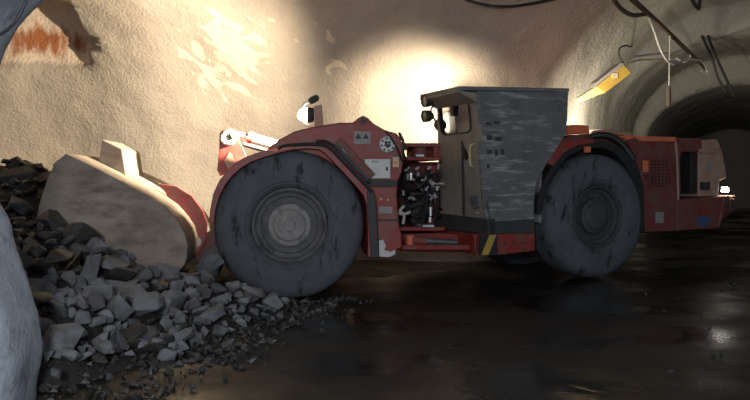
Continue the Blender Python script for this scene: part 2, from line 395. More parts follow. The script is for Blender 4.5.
# foreground rib on the left, pale blue-grey concrete
def polysdf(px, X, Z):
    d = np.full(np.broadcast(X, Z).shape, 1e9); sgn = np.ones(d.shape); n = len(px)
    for i in range(n):
        ax_, az = px[i]; bx_, bz = px[(i + 1) % n]
        ex, ez = bx_ - ax_, bz - az; wx, wz = X - ax_, Z - az
        t = np.clip((wx * ex + wz * ez) / (ex * ex + ez * ez), 0, 1)
        d = np.minimum(d, (wx - ex * t) ** 2 + (wz - ez * t) ** 2)
        c1 = Z >= az; c2 = Z < bz; c3 = ex * wz > ez * wx
        fl = (c1 & c2 & c3) | (~c1 & ~c2 & ~c3); sgn = np.where(fl, -sgn, sgn)
    return sgn * np.sqrt(d)
def lump(name, pxs, Yf, dep, cell, rnd, amps, m):
    ys = Yf + dep - rnd * 0.7
    P2 = [(at(x, y, ys).x, at(x, y, ys).z) for x, y in pxs]
    xs = [p[0] for p in P2]; zs = [p[1] for p in P2]
    def fn(X, Y, Z):
        a = polysdf(P2, X, Z) + rnd; b = np.abs(Y - Yf - dep / 2) - dep / 2 + rnd
        return np.sqrt(np.maximum(a, 0) ** 2 + np.maximum(b, 0) ** 2) + np.minimum(np.maximum(a, b), 0) - rnd
    V, Q = surface_nets(fn, (min(xs) - .2, Yf - .2, min(zs) - .2), (max(xs) + .2, Yf + dep + .2, max(zs) + .2), cell)
    V = rough(V, Q, amps); loc = (float(V[:, 0].mean()), float(V[:, 1].mean()), float(V[:, 2].min()))
    return npobj(name, V, Q, vnormals(V, Q), m, loc)
o = lump('wall_near', [(47, -2), (30, 14), (17, 30), (9, 46), (3, 66), (-2, 90), (-14, 150), (-30, 260), (-40, 440), (-260, 440), (-300, -170), (60, -170), (62, -40)], 4.5, 0.7, 0.05, 0.12, [(1.2, 0.03), (5, 0.012)], M['pillar'])
tag(o, kind='structure')
o = lump('boulder', [(-4, 202), (8, 222), (19, 252), (32, 288), (42, 318), (47, 345), (42, 372), (38, 420), (-150, 420), (-150, 215), (-60, 196)], 4.45, 0.75, 0.04, 0.2, [(1.5, 0.04), (5, 0.015)], M['pillar'])
tag(o, 'large smooth pale blue-grey boulder at the lower left corner', 'boulder')
bm = B(); tube(bm, [at(30, -8, 4.42), at(20, 14, 4.4), at(10, 27, 4.4), at(-6, 39, 4.41)], 0.009, 6)
tag(obj('cable', bm, M['black']), 'thin black cable curving over the pale rock at the top left corner', 'cable')

# floor
bm = B()
nx, ny = 150, 170
gx = [-12 + i * 38 / nx for i in range(nx + 1)]; gy = [1.0 + j * 40 / ny for j in range(ny + 1)]
vs = [[bm.verts.new((x, y, 0.05 * mnoise.noise(Vector((x * 0.35, y * 0.35, 3))) + 0.02 * mnoise.noise(Vector((x * 1.3, y * 1.3, 7))) - 0.03)) for y in gy] for x in gx]
for i in range(nx):
    for j in range(ny): bm.faces.new((vs[i][j], vs[i + 1][j], vs[i + 1][j + 1], vs[i][j + 1]))
tag(obj('floor', bm, M['floor'], loc=(0, 0, 0), smooth=True), kind='structure')

# ------------------------------------------------------------------ THE LOADER
LO = empty('underground_loader', (0.9, 10.6, 0))
tag(LO, 'red articulated underground mining loader with grey cab digging into the muck pile', 'loader')

WS = 1.05
def wheel(center, axis, rimmat, hubmat, flat=0.0):
    # center lies on the outer face plane; axis points to the inside
    def put(prof, m, name, par, n=72, smooth=True, close=False):
        bm = B(); lathe(bm, center, axis, [(a_, r_ * WS) for a_, r_ in prof], n, close)
        for v in bm.verts:
            if v.co.z < 0.0: v.co.z = 0.0
        return obj(name, bm, m, par, smooth=smooth)
    t = put([(.10, .44), (.05, .47), (.025, .50), (.03, .515), (.012, .53), (0.0, .60), (.002, .68), (.012, .70), (.01, .73), (.03, .79), (.06, .835), (.075, .85), (.10, .872), (.16, .895), (.22, .90),
             (.47, .90), (.53, .895), (.59, .87), (.63, .83), (.67, .74), (.685, .62), (.66, .5), (.59, .44)], M['tire'], 'wheel', LO, close=True)
    t['label'] = 'wide worn mining tire on a dished steel rim'
    put([(.11, .445), (.075, .443), (.07, .425), (.085, .405), (.13, .395), (.15, .37), (.15, .345), (.19, .335), (.2, .30), (.2, .20), (.55, .20), (.55, .445)], rimmat, 'rim', t)
    put([(.22, .262), (.135, .255), (.12, .24), (.115, .20), (.085, .185), (.075, .165), (.075, .075), (.06, .065), (.06, 0.0)], hubmat, 'hub', t, 48)
    ax = axis.normalized(); e1 = ax.cross(Vector((0, 0, 1))).normalized()
    for i in range(16):
        a = 2 * PI * i / 16; q = center + (e1 * math.cos(a) + Vector((0, 0, 1)) * math.sin(a)) * 0.298
        bm = B(); cyl(bm, q + ax * .17, q + ax * .21, .016, n=6); obj('wheel_nut', bm, rimmat, t)
    return t
wf = F.p(0, 0, .91); wr = R.p(.17, 0, .92)
wheel(wf, F.V, M['rim'], M['hub']); wheel(wr, R.V, M['rimdark'], M['rimdark'])
wheel(F.p(0, 2.75, .91), -F.V, M['rim'], M['rim']); wheel(R.p(.17, 2.45, .92), -R.V, M['rimdark'], M['rimdark'])
bm = B(); cyl(bm, F.p(0, .3, .895), F.p(0, 2.45, .895), .2); obj('front_axle', bm, M['blackdusty'], LO, smooth=True)
bm = B(); cyl(bm, R.p(0, .3, .895), R.p(0, 2.15, .895), .2); obj('rear_axle', bm, M['blackdusty'], LO, smooth=True)

# bucket ------------------------------------------------------------
bv0, bv1 = -0.12, 2.85
side = [(66, 153.5), (82, 161), (98, 169), (124, 182.5), (149, 196.5), (165, 207.5), (177, 221), (184, 232), (187.5, 244), (187, 256), (184.5, 265), (177, 273), (150, 279), (100, 287), (40, 292), (32, 262), (36, 225), (38, 209), (42, 194), (47, 180), (55, 162)]
bm = B(); poly(bm, F, side, bv0, bv0 + .06)
bucket = obj('bucket', bm, M['bucket'], LO, bevel=.012); bucket['label'] = 'dust caked pale steel bucket tipped forward'
s2 = [F.px(x, y, bv0) for x, y in side]
bm = B(); prism(bm, [p + F.V * (bv1 - bv0 - .06) for p in s2], F.V * .06); obj('side_plate', bm, M['bucket'], bucket, bevel=.012)
# curved back and floor as one bent shell
outer = [Vector(p) for p in s2[0:15]]
bm = B(); inn = []
for i, p in enumerate(outer):
    a = outer[max(i - 1, 0)]; b = outer[min(i + 1, len(outer) - 1)]; d = (b - a).normalized(); nrm = Vector((0, 0, 0)) + F.V.cross(d)
    inn.append(p + nrm.normalized() * (0.07 if nrm.dot(Vector((-1, 0, -.3)) if i < 9 else Vector((0, 0, 1))) > 0 else -0.07))
rows = []
for v in (.03, bv1 - bv0 - .03):
    rows.append(([bm.verts.new(p + F.V * v) for p in outer], [bm.verts.new(p + F.V * v) for p in inn]))
(o0, i0), (o1, i1) = rows
for k in range(len(outer) - 1):
    bm.faces.new((o0[k], o1[k], o1[k + 1], o0[k + 1])); bm.faces.new((i0[k], i0[k + 1], i1[k + 1], i1[k]))
    bm.faces.new((o0[k], o0[k + 1], i0[k + 1], i0[k])); bm.faces.new((o1[k], i1[k], i1[k + 1], o1[k + 1]))
for k in (0, len(outer) - 1): bm.faces.new((o0[k], i0[k], i1[k], o1[k]))
obj('back_plate', bm, M['bucket'], bucket, smooth=True)
g0 = .75
blk = [(102, 139), (112, 144), (122, 150), (126, 177), (112, 168), (100, 158)]
bm = B(); poly(bm, F, [(102, 139), (122, 149), (127, 180), (98, 165)], g0, g0 + 1.15); obj('rock_guard', bm, M['bucket'], bucket, bevel=.015)
for v in (.95, 1.75):
    bm = B(); poly(bm, F, [(160, 184), (176, 186), (192, 196), (203, 211), (207, 224), (206, 240), (199, 254), (192, 256), (187, 236), (178, 214)], v, v + .1)
    obj('hinge_ear', bm, M['red'], bucket, bevel=.01)
    bm = B(); c = F.px(196, 242, v - .02); cyl(bm, c, c + F.V * .14, .07); obj('hinge_pin', bm, M['steel'], bucket, smooth=True)
bm = B(); poly(bm, F, [(46, 284), (24, 290), (20, 297), (46, 297)], bv0, bv1); obj('cutting_edge', bm, M['steel'], bucket, bevel=.005)

# boom and linkage --------------------------------------------------
for v in (.98, 1.72):
    bm = B(); poly(bm, F, [(192, 250), (200, 236), (216, 228), (262, 205), (300, 165), (330, 165), (326, 195), (280, 240), (228, 258), (205, 262), (196, 262)], v, v + .14)
    obj('boom_arm', bm, M['red_dusty'], LO, bevel=.01)
bm = B(); poly(bm, F, [(196, 266), (204, 252), (218, 243), (222, 262), (218, 277), (196, 276)], .5, .98); obj('boom_knuckle', bm, M['rim'], LO, bevel=.02)
crank_v = 1.3
bm = B()
poly(bm, F, [(219.5, 134), (222, 130), (228, 127.5), (234, 129), (238, 134), (239.5, 141), (248, 159), (242, 168), (232, 172), (220, 176), (217, 170), (219, 152)], crank_v, crank_v + .08)
crank = obj('bell_crank', bm, M['red'], LO, bevel=.008)
bm = B(); c = F.px(228.5, 137.5, crank_v - .05); lathe(bm, c, F.V, [(0, .045), (0, .1), (.03, .112), (.2, .112), (.2, .045), (0, .045)], 32); obj('pin_boss', bm, M['white'], crank, smooth=True)
bm = B(); cyl(bm, c + F.V * .02, c + F.V * .3, .045); obj('pin', bm, M['blackdusty'], crank, smooth=True)
for i in range(8):
    a = i * PI / 4; q = c + (F.U * math.cos(a) + Vector((0, 0, math.sin(a)))) * .082
    bm = B(); cyl(bm, q - F.V * .015, q + F.V * .01, .013, n=6); obj('bolt', bm, M['steel'], crank)
bm = B(); poly(bm, F, [(224, 161), (230, 152), (236, 163), (230, 172)], crank_v - .012, crank_v + .001); obj('crank_recess', bm, M['pink'], crank)
a = F.px(241, 135, 1.42); b = F.px(294, 150, 1.42); d = (b - a).normalized()
bm = B(); cyl(bm, a + d * .12, b + d * .35, .07, n=28); tc = obj('tilt_cylinder', bm, M['white'], LO, smooth=True)
bm = B(); cyl(bm, a - d * .06, a + d * .14, .04); obj('cylinder_rod', bm, M['chrome'], tc, smooth=True)
bm = B(); cyl(bm, a + d * .10, a + d * .17, .085, n=28); obj('gland', bm, M['red'], tc, smooth=True)
lo_ = Vector((0, 0, -.13))
bm = B(); cyl(bm, a + d * .05 + lo_ - F.V * .25, b + lo_ - F.V * .25, .032); obj('cylinder_rod', bm, M['steel'], tc, smooth=True)

# front frame ---------------------------------------------------------
bm = B()
poly(bm, F, [(262, 160), (268, 148), (280, 139), (295, 131), (312, 127), (324, 125), (340, 122.5), (355, 122.5), (358, 118), (363, 115.5), (368, 117.5), (373, 123), (385, 130), (396, 133), (401, 138), (403, 148), (404, 158), (402, 172), (398, 182), (397, 195), (399, 225), (402, 235), (402, 248), (382, 257), (372, 257), (366, 200), (350, 174), (320, 157), (290, 151)], .16, 2.55)
ff = obj('front_frame', bm, M['red'], LO, bevel=.02)
bm = B(); c = F.px(363.5, 120.5, .13); lathe(bm, c, F.V, [(0, .035), (0, .055), (.06, .055), (.06, .035), (0, .035)], 24); obj('lifting_eye', bm, M['red_dusty'], ff, smooth=True)
bm = B(); c = F.px(363.5, 120.5, .14); cyl(bm, c, c + F.V * .08, .034); obj('lifting_eye_bore', bm, M['black'], ff)
# fender over the front wheel
fo = [(209, 222), (210, 210), (213, 194), (219, 181), (226, 172), (236, 162), (246, 156.5), (262, 151), (278, 147), (294, 144), (310, 142.8), (322, 143.5), (331, 148), (340, 157.5), (352, 170), (364, 182.5), (371, 191), (374, 203), (375, 230), (376, 257)]
fi = [(214, 224), (215, 212), (219, 197), (225, 185), (232, 176), (241, 168), (251, 162), (266, 156.5), (280, 152.5), (294, 149.5), (308, 148.5), (319, 149.5), (326, 154), (334, 162.5), (345, 174), (357, 187), (364, 196), (367, 206), (368, 231), (368, 257)]
bm = B(); band(bm, F, fo, fi, -.03, .72); fen = obj('front_fender', bm, M['red'], LO, bevel=.006)
bm = B(); poly(bm, F, [(367, 191), (373, 189), (376, 200), (379, 257), (371, 259), (368, 215)], -.045, .3); obj('mud_flap', bm, M['black'], fen, bevel=.008)
def along(pts, v): return [F.px(x, y, v) for x, y in pts]
bm = B(); tube(bm, along([(278, 149), (284, 146), (300, 144.5), (320, 144.5), (330, 148.5), (341, 159.5), (362, 181.5), (372, 192)], -.05), .022, 8); obj('hose', bm, M['black'], fen, smooth=True)
bm = B(); tube(bm, along([(316, 141), (326, 141.5), (336, 148), (350, 163), (370, 183)], .02), .018, 8); obj('hose', bm, M['black'], fen, smooth=True)
bm = B(); poly(bm, F, [(264, 150.5), (300, 143), (300, 145), (276, 152)], -.05, .1); obj('lit_fender_edge', bm, M['orange'], fen, bevel=.004)  # orange strip paints lamplight onto the red fender edge
# long tool box standing proud of the body
bm = B(); poly(bm, F, [(341, 137.5), (333.5, 146), (367, 181.5), (375.5, 174)], .0, .28); tb = obj('tool_box', bm, M['red_dusty'], LO, bevel=.012)
bm = B(); poly(bm, F, [(343, 149), (346.5, 153), (345, 154.5), (341.5, 150.5)], -.008, .0); obj('latch', bm, M['greylabel'], tb)
bm = B(); poly(bm, F, [(333.5, 146), (336, 143.5), (370, 179), (367, 181.5)], -.02, .0); obj('box_edge_strip', bm, M['blackdusty'], tb)
# control box, plates and labels on the body
bm = B(); rectpx(bm, F, 364.5, 159, 390.5, 178.5, .06, .18); cb = obj('control_box', bm, M['white'], LO, bevel=.008); cb['label'] = 'white control box'
bm = B(); rectpx(bm, F, 386, 167, 388, 170.5, .045, .07); obj('latch', bm, M['black'], cb)
bm = B(); rectpx(bm, F, 372, 160.7, 378, 162.4, .056, .07); obj('maker_plate', bm, M['greylabel'], cb)
bm = B(); c = F.px(387.7, 144.4, .10); lathe(bm, c, F.V, [(.0, 0), (0, .095), (.015, .105), (.09, .105)], 32); fl = obj('pin_cover', bm, M['white'], LO, smooth=True); fl['label'] = 'round white bolted cover'
for i in range(8):
    a = i * PI / 4 + .2; q = c + (F.U * math.cos(a) + Vector((0, 0, math.sin(a)))) * .078
    bm = B(); cyl(bm, q - F.V * .014, q + F.V * .01, .014, n=6); obj('bolt', bm, M['black'], fl)
for du, dz, r in ((-.02, .022, .022), (.022, .024, .018), (0, -.02, .026), (.03, -.01, .014), (-.034, -.012, .013)):
    bm = B(); q = c + F.U * du + Vector((0, 0, dz)); cyl(bm, q - F.V * .006, q + F.V * .01, r, n=10); obj('grease_hole', bm, M['black'], fl)
bm = B(); rectpx(bm, F, 354, 131.5, 370.5, 144, .15, .17); lb = obj('warning_plate', bm, M['greylabel'], ff)
lb['label'] = 'grey plate with two warning triangles'
for cx in (358.2, 366): bm = B(); poly(bm, F, [(cx - 3.2, 138.8), (cx, 133.3), (cx + 3.2, 138.8)], .146, .152); obj('warning_triangle', bm, M['blackdusty'], lb)
bm = B(); rectpx(bm, F, 392.8, 157, 398.8, 167, .14, .17); lb = obj('instruction_plate', bm, M['creamlabel'], ff)
bm = B(); rectpx(bm, F, 394, 161.5, 397.5, 164.5, .136, .15); obj('plate_print', bm, M['orange'], lb)
bm = B(); rectpx(bm, F, 378.6, 206.6, 392.4, 213.4, .15, .17); obj('data_plate', bm, M['greylabel'], ff)
bm = B(); poly(bm, F, [(378.8, 241), (383, 239.6), (386, 246), (384, 250), (391, 252), (395, 249.5), (395.5, 254), (389, 257), (379, 256.5)], .145, .165); obj('torn_label', bm, M['white'], ff)
bm = B(); rectpx(bm, F, 377, 219.5, 399, 221, .14, .17); obj('panel_seam', bm, M['blackdusty'], ff)
bm = B(); rectpx(bm, F, 366, 180, 397, 186.5, .10, .17); obj('cable_tray', bm, M['blackdusty'], ff, bevel=.005)
for x, y in ((382, 173 + 10), (388, 200), (381, 199)):
    bm = B(); q = F.px(x, y, .14); cyl(bm, q, q + F.V * .04, .014, n=8); obj('bolt', bm, M['creamlabel'], ff)
bm = B(); tube(bm, [F.px(386, 131, .03), F.px(392, 139, 0), F.px(397, 148, 0), F.px(401, 158, .02), H.px(407, 168, -.1)], .014, 6); obj('hose', bm, M['black'], ff, smooth=True)
bm = B(); tube(bm, [F.px(399, 133, .1), F.px(403, 141, .05), F.px(403, 152, .05), F.px(406, 160, .1)], .018, 6); obj('hose', bm, M['black'], ff, smooth=True)
# lamp mast with the lit front lamp
bm = B(); poly(bm, F, [(313.8, 106), (322, 104.5), (324.5, 136.5), (315, 136.5)], .85, .97); mast = obj('lamp_mast', bm, M['pink'], LO, bevel=.008)
lampc = F.px(309.5, 115, .98)
bm = B(); lathe(bm, lampc + F.U * .10, -F.U, [(0, 0), (0, .05), (.06, .10), (.13, .105), (.14, .095), (.12, .09)], 28); obj('lamp_shell', bm, M['blackdusty'], mast, smooth=True)
bm = B(); lathe(bm, lampc - F.U * .02, -F.U, [(0, .10), (.05, .098), (.09, .085), (.13, .05), (.145, 0)], 28); obj('lamp_lens', bm, M['lens'], mast, smooth=True)
bm = B(); lathe(bm, F.px(309, 102, .91), (F.U + Vector((0, 0, .55))), [(0, 0), (0, .035), (.05, .05), (.13, .045), (.15, .02), (.15, 0)], 16); obj('mast_knob', bm, M['blackdusty'], mast, smooth=True)
bm = B(); tube(bm, [F.px(309, 102, .94), F.px(303.5, 105.5, .96), F.px(301.5, 115, .96), F.px(304, 123, .96), F.px(313, 127, .94)], .02, 8); obj('lamp_guard', bm, M['white'], mast, smooth=True)

# hitch ----------------------------------------------------------------
bm = B()
for y0, y1, x0, x1, v0, v1 in ((143, 147, 403, 441, -.1, 1.2), (157, 160.5, 403, 441, -.1, 1.2)):
    rectpx(bm, H, x0, y0, x1, y1, v0, v1)
rectpx(bm, H, 434, 147, 440, 157, -.1, 1.1)
hb = obj('upper_hitch_bracket', bm, M['red'], LO, bevel=.01)
bm = B(); c = H.px(420, 146.5, .1); cyl(bm, c, H.px(420, 158, .1), .11); obj('hinge_pin', bm, M['red_dusty'], hb, smooth=True)
bm = B(); rectpx(bm, H, 416, 154.5, 424, 156.5, -.06, .02); obj('pin_collar', bm, M['chrome'], hb)
bm = B()
rectpx(bm, H, 400, 227, 445, 231, -.1, 1.2); poly(bm, H, [(397, 234), (440, 233), (479, 236), (479, 252), (440, 252.5), (400, 251)], .1, 1.3)
rectpx(bm, H, 400, 245, 470, 250, -.25, .3)
lh = obj('lower_hitch_frame', bm, M['red'], LO, bevel=.01)
bm = B(); c = H.px(425, 241, -.15); e = H.px(456, 242.5, -.1); cyl(bm, c, e, .045, n=16); st = obj('steering_cylinder', bm, M['steel'], lh, smooth=True)
bm = B(); cyl(bm, H.px(411, 240.5, -.15), c, .07, n=16); obj('cylinder_end', bm, M['red'], lh, smooth=True)
bm = B(); cyl(bm, H.px(410, 235, -.15), H.px(410, 246, -.15), .06, n=16); obj('cylinder_eye', bm, M['orange'], lh, smooth=True)
bm = B(); rectpx(bm, H, 399, 162, 442, 247, .75, .9); obj('hitch_bulkhead', bm, M['red_dusty'], LO)
bm = B(); rectpx(bm, H, 429, 166, 436, 228, .3, .5); obj('hitch_post', bm, M['red'], LO, bevel=.01)
bm = B(); rectpx(bm, H, 412, 203, 424, 224, .2, .5); obj('valve_block', bm, M['blackdusty'], LO, bevel=.02)
bm = B(); rectpx(bm, H, 404, 168, 414, 180, .1, .4); obj('valve_block', bm, M['blackdusty'], LO, bevel=.02)
rnd = random.Random(11)
for i in range(20):
    x0 = rnd.uniform(395, 405); x1 = rnd.uniform(430, 442); y0 = rnd.uniform(163, 212); y1 = rnd.uniform(168, 216)
    v = rnd.uniform(-.15, .4); mid = (rnd.uniform(410, 425), (y0 + y1) / 2 + rnd.uniform(2, 16))
    bm = B(); tube(bm, [H.px(x0, y0, v + .1), H.px(*mid, v - .1), H.px((mid[0] + x1) / 2, (mid[1] + y1) / 2 + rnd.uniform(-3, 4), v - .05), H.px(x1, y1, v + .15)], rnd.choice((.016, .02, .026)), 7)
    obj('hydraulic_hose', bm, M['black'] if i % 5 else M['blackdusty'], LO, smooth=True)
for i in range(8):
    x0 = rnd.uniform(400, 437); v = rnd.uniform(-.1, .3)
    bm = B(); tube(bm, [H.px(x0, 170 + rnd.uniform(-5, 10), v), H.px(x0 + rnd.uniform(-8, 8), 195, v - .1), H.px(x0 + rnd.uniform(-10, 10), 226, v)], .018, 7)
    obj('hydraulic_hose', bm, M['black'], LO, smooth=True)
for i in range(26):
    x, y, v = rnd.uniform(399, 440), rnd.uniform(166, 200), rnd.uniform(-.22, .0)
    q = H.px(x, y, v); d = Vector((rnd.uniform(-1, 1), rnd.uniform(-.4, .4), rnd.uniform(-1, 1))).normalized()
    bm = B(); cyl(bm, q, q + d * rnd.uniform(.04, .09), rnd.uniform(.012, .022), n=8); obj('hose_fitting', bm, M['chrome'], LO, smooth=True)
for x, y0, y1 in ((430.5, 207, 216), (430, 217, 222), (411, 173, 180)):
    bm = B(); cyl(bm, H.px(x, y0, -.12), H.px(x, y1, -.12), .022, n=10); obj('hose_fitting', bm, M['chrome'], LO, smooth=True)
for pts in ([(404, 206), (400, 211), (404, 215), (403, 224)], [(396, 213), (404, 214), (410, 212)]):
    bm = B(); tube(bm, [H.px(x, y, -.3) for x, y in pts], .02, 8); obj('pale_hose', bm, M['cable_white'], LO, smooth=True)
bm = B(); rectpx(bm, H, 423, 225, 434, 227, -.2, .1); obj('pin_collar', bm, M['chrome'], lh)

# cab -------------------------------------------------------------------
CW = 1.1
sidepts = [(477, 91), (568.5, 92), (567.5, 120), (565.5, 134), (556, 150), (545, 167), (536.5, 183), (534.5, 200), (534, 232), (489, 232), (484, 205), (479, 150)]
bm = B(); poly(bm, R, sidepts, .0, .05); cab = obj('cab', bm, M['cab'], LO, bevel=.012); cab['label'] = 'scuffed grey operator cab'
# rear panel and pillars
q = R.px(566, 92, .02); u_b = (q - R.o).dot(R.U)
q = R.px(477, 91, 0); u_f = (q - R.o).dot(R.U); zt = q.z
bm = B(); prism(bm, [R.p(u, CW - .05, z) for u, z in [(u_f + .05, 1.93), (u_f + 1.05, 1.93), (u_f + 1.05, 2.72), (u_b, 2.72), (u_b - .05, 2.1), (u_b - .45, 1.3), (u_b - .45, .85), (u_f + .12, .85)]], R.V * .05); obj('far_side_panel', bm, M['cab'], cab)
bm = B(); boxuv(bm, R, u_b - .45, u_b - .40, .05, CW - .05, .85, 2.72); obj('cab_rear_panel', bm, M['cab'], cab)
bm = B(); boxuv(bm, R, u_b - .10, u_b - .04, CW - .1, CW, 1.9, 2.72); obj('cab_pillar', bm, M['cab'], cab)
# front face with the window opening
def fcp(x, y, d=0.0): return FC.px(x, y, d)
ow = [(437, 98.5), (447, 96.5), (462, 93.5), (477, 91), (477.7, 110), (478.3, 125), (479, 141), (468, 141.5), (456, 141.5), (438, 142), (437.5, 128), (437.2, 112)]
iw = [(438.5, 107), (442, 104), (455, 102), (464.5, 101.5), (467.5, 105), (469, 118), (469.5, 129), (467, 131.5), (456, 133), (444, 134.5), (441, 131), (439, 118)]
bm = B(); band(bm, FC, ow + [ow[0]], iw + [iw[0]], 0, -.06)
bmesh.ops.remove_doubles(bm, verts=bm.verts, dist=1e-5)
cf = obj('cab_front_panel', bm, M['cabdoor'], cab)
def twist(near, far, thick=.06, out=0.0):      # a front panel whose corner leans back towards its foot
    bm = B(); n = len(near); k = 6; o_ = -R.U * out
    G = [[[bm.verts.new(a.lerp(b, q / k) + o_ + R.U * t) for q in range(k + 1)] for a, b in zip(near, far)] for t in (0, thick)]
    for m_ in range(n - 1):
        for q in range(k):
            bm.faces.new((G[0][m_][q], G[0][m_][q + 1], G[0][m_ + 1][q + 1], G[0][m_ + 1][q])); bm.faces.new((G[1][m_][q], G[1][m_ + 1][q], G[1][m_ + 1][q + 1], G[1][m_][q + 1]))
        for q in (0, k): bm.faces.new((G[0][m_][q], G[0][m_ + 1][q], G[1][m_ + 1][q], G[1][m_][q]))
    for m_ in (0, n - 1):
        for q in range(k): bm.faces.new((G[0][m_][q], G[1][m_][q], G[1][m_][q + 1], G[0][m_][q + 1]))
    return bm
nr = [R.px(x, y, 0) for x, y in ((477.6, 140), (479.3, 152), (482, 180), (485, 205), (489, 222))]
fr_ = [FC.px(x, y, 0) for x, y in ((438, 141), (438.3, 151), (439, 177), (440, 201), (440.5, 216))]
obj('cab_front_lower_panel', twist(nr, fr_), M['cabdoor'], cab, smooth=True)
gr = [(438, 106.5), (442, 103.2), (455, 101.2), (465, 100.6), (468.4, 104.5), (470, 118), (470.5, 129.5), (467.6, 132.5), (456, 134), (443.6, 135.6), (440.2, 132), (438.4, 118)]
bm = B(); band(bm, FC, gr + [gr[0]], iw + [iw[0]], .02, -.05); bmesh.ops.remove_doubles(bm, verts=bm.verts, dist=1e-5)
obj('window_gasket', bm, M['black'], cab, smooth=False)
# far window seen through the cab: an upright on the far side and the seat
bm = B(); poly(bm, FC, [(440, 112), (446, 110), (448, 134), (440, 136)], -.75, -.95); obj('seat_headrest', bm, M['black'], cab, bevel=.04)
bm = B(); poly(bm, FC, [(449.5, 104), (453, 104), (453, 116), (450, 116)], -.3, -.4); obj('cab_handset', bm, M['black'], cab, bevel=.01)
bm = B(); boxuv(bm, R, u_f + .35, u_f + .85, .25, .8, 1.2, 1.45); obj('seat', bm, M['black'], cab, bevel=.04)
# roof slab overhanging to the front
rp = [R.px(459, 86, 0), R.px(569.5, 88.3, 0)]; rw = R.V * CW
th = Vector((0, 0, -.055))
a, b = rp; bm = B()
prism(bm, [a, b, b + rw, a + rw], th); obj('cab_roof', bm, M['cab'], cab, bevel=.01)
fa = R.px(477, 92, 0)
bm = B(); prism(bm, [a + th, fa + Vector((0, 0, -.02)), fa + Vector((0, 0, -.14)), a + th + Vector((0, 0, -.03))], R.V * CW); obj('roof_visor', bm, M['cabdoor'], cab)
# lamps under the visor, unlit
for y in (101, 116):
    c = at(427.5, y, 10.75); dd = (-R.U + Vector((0, 0, -.1))).normalized()
    bm = B(); lathe(bm, c - dd * .08, dd, [(0, 0), (0, .05), (.05, .085), (.13, .09), (.145, .085), (.13, .078)], 24); wl = obj('work_lamp', bm, M['blackdusty'], cab, smooth=True)
    bm = B(); lathe(bm, c + dd * .04, dd, [(0, .08), (.01, .05), (.015, 0)], 24)
    o = obj('work_lamp_lens', bm, M['lens_off'], cab, smooth=True)
bm = B(); tube(bm, [at(431, 94, 10.75), at(433, 104, 10.75), at(431, 112, 10.75), at(436, 122, 10.75)], .014, 6); obj('lamp_bracket', bm, M['blackdusty'], cab)
# yellow grab handle and door details
bm = B(); tube(bm, [fcp(474, 144, .0), fcp(470.5, 146, .07), fcp(469.7, 155, .07), fcp(470.5, 165, .07), fcp(473.5, 167, .0)], .016, 8); obj('grab_handle', bm, M['paleyellow'], cab, smooth=True)
bm = B(); poly(bm, FC, [(461, 145), (464, 149), (467, 158), (465, 160), (461, 151)], .02, -.02); obj('door_latch', bm, M['black'], cab, bevel=.008)
bm = B(); poly(bm, FC, [(470, 194), (478, 196), (478.5, 207), (473, 209), (470, 204)], -.075, -.2); obj('access_plate', bm, M['cab'], cab, bevel=.006)
bm = B(); poly(bm, FC, [(461, 141), (462.2, 141), (464, 216), (462.6, 216)], .012, -.01); obj('door_seam', bm, M['blackdusty'], cab)
bm = B(); poly(bm, FC, [(470.5, 211), (476, 211.5), (476, 214), (470.5, 213.5)], -.09, -.22); obj('door_plate', bm, M['greylabel'], cab)
# ribs on the big side panel
bm = B(); poly(bm, R, [(477, 91), (481, 91), (483, 150), (488, 200), (486, 205), (479, 150)], -.02, .0); obj('corner_trim', bm, M['cab'], cab, bevel=.004)
bm = B(); poly(bm, R, [(481.5, 93), (485, 93), (487, 175), (493, 196), (531, 198), (531, 200.5), (490, 199), (483.5, 178)], -.012, .0); obj('panel_edge_strip', bm, M['cab'], cab, bevel=.003)
for x, y, w, h in ((486, 122, 5, 3), (494, 121, 6, 3), (487, 135, 5, 5), (495, 137, 7, 4), (487, 150, 5, 4), (495, 150, 3, 6), (501, 149, 3, 6), (487, 164, 3, 4)):
    bm = B(); rectpx(bm, R, x, y, x + w, y + h, -.003, .001); obj('tape_scrap', bm, M['blackdusty'], cab)
# dark sill under the cab and the red belly
bm = B(); poly(bm, R, [(489, 222), (535, 219), (535, 233.5), (489, 234)], -.015, .9)
sill = obj('cab_sill', bm, M['blackdusty'], LO, bevel=.01)
obj('cab_front_sill', twist([R.px(489, 219, -.015), R.px(489, 234, -.015)], [FC.px(439.5, 213, 0), FC.px(440, 228, 0)], .12, .02), M['blackdusty'], LO)
bm = B(); poly(bm, R, [(474, 234.5), (535, 233), (535, 251), (500, 255), (476, 254.5)], .0, 2.2); belly = obj('rear_frame_belly', bm, M['red'], LO, bevel=.012)
obj('belly_front_plate', twist([R.px(476, 234.5, 0), R.px(476, 254.5, 0)], [FC.px(441, 229, 0), FC.px(441, 247, 0)], .1, .0), M['red'], belly)
bm = B(); poly(bm, R, [(480, 235), (497.5, 234.5), (497.5, 255), (480, 255.5)], -.02, .0); hz = obj('hazard_plate', bm, M['black'], belly)
bm = B(); poly(bm, R, [(489.5, 235), (496.5, 234.8), (488.5, 255), (481.5, 255.2)], -.025, -.019); obj('yellow_stripe', bm, M['yellow'], hz)
for x in (505, 514, 523): bm = B(); q = R.px(x, 243, -.01); cyl(bm, q, q + R.V * .03, .018, n=8); obj('bolt', bm, M['blackdusty'], belly)

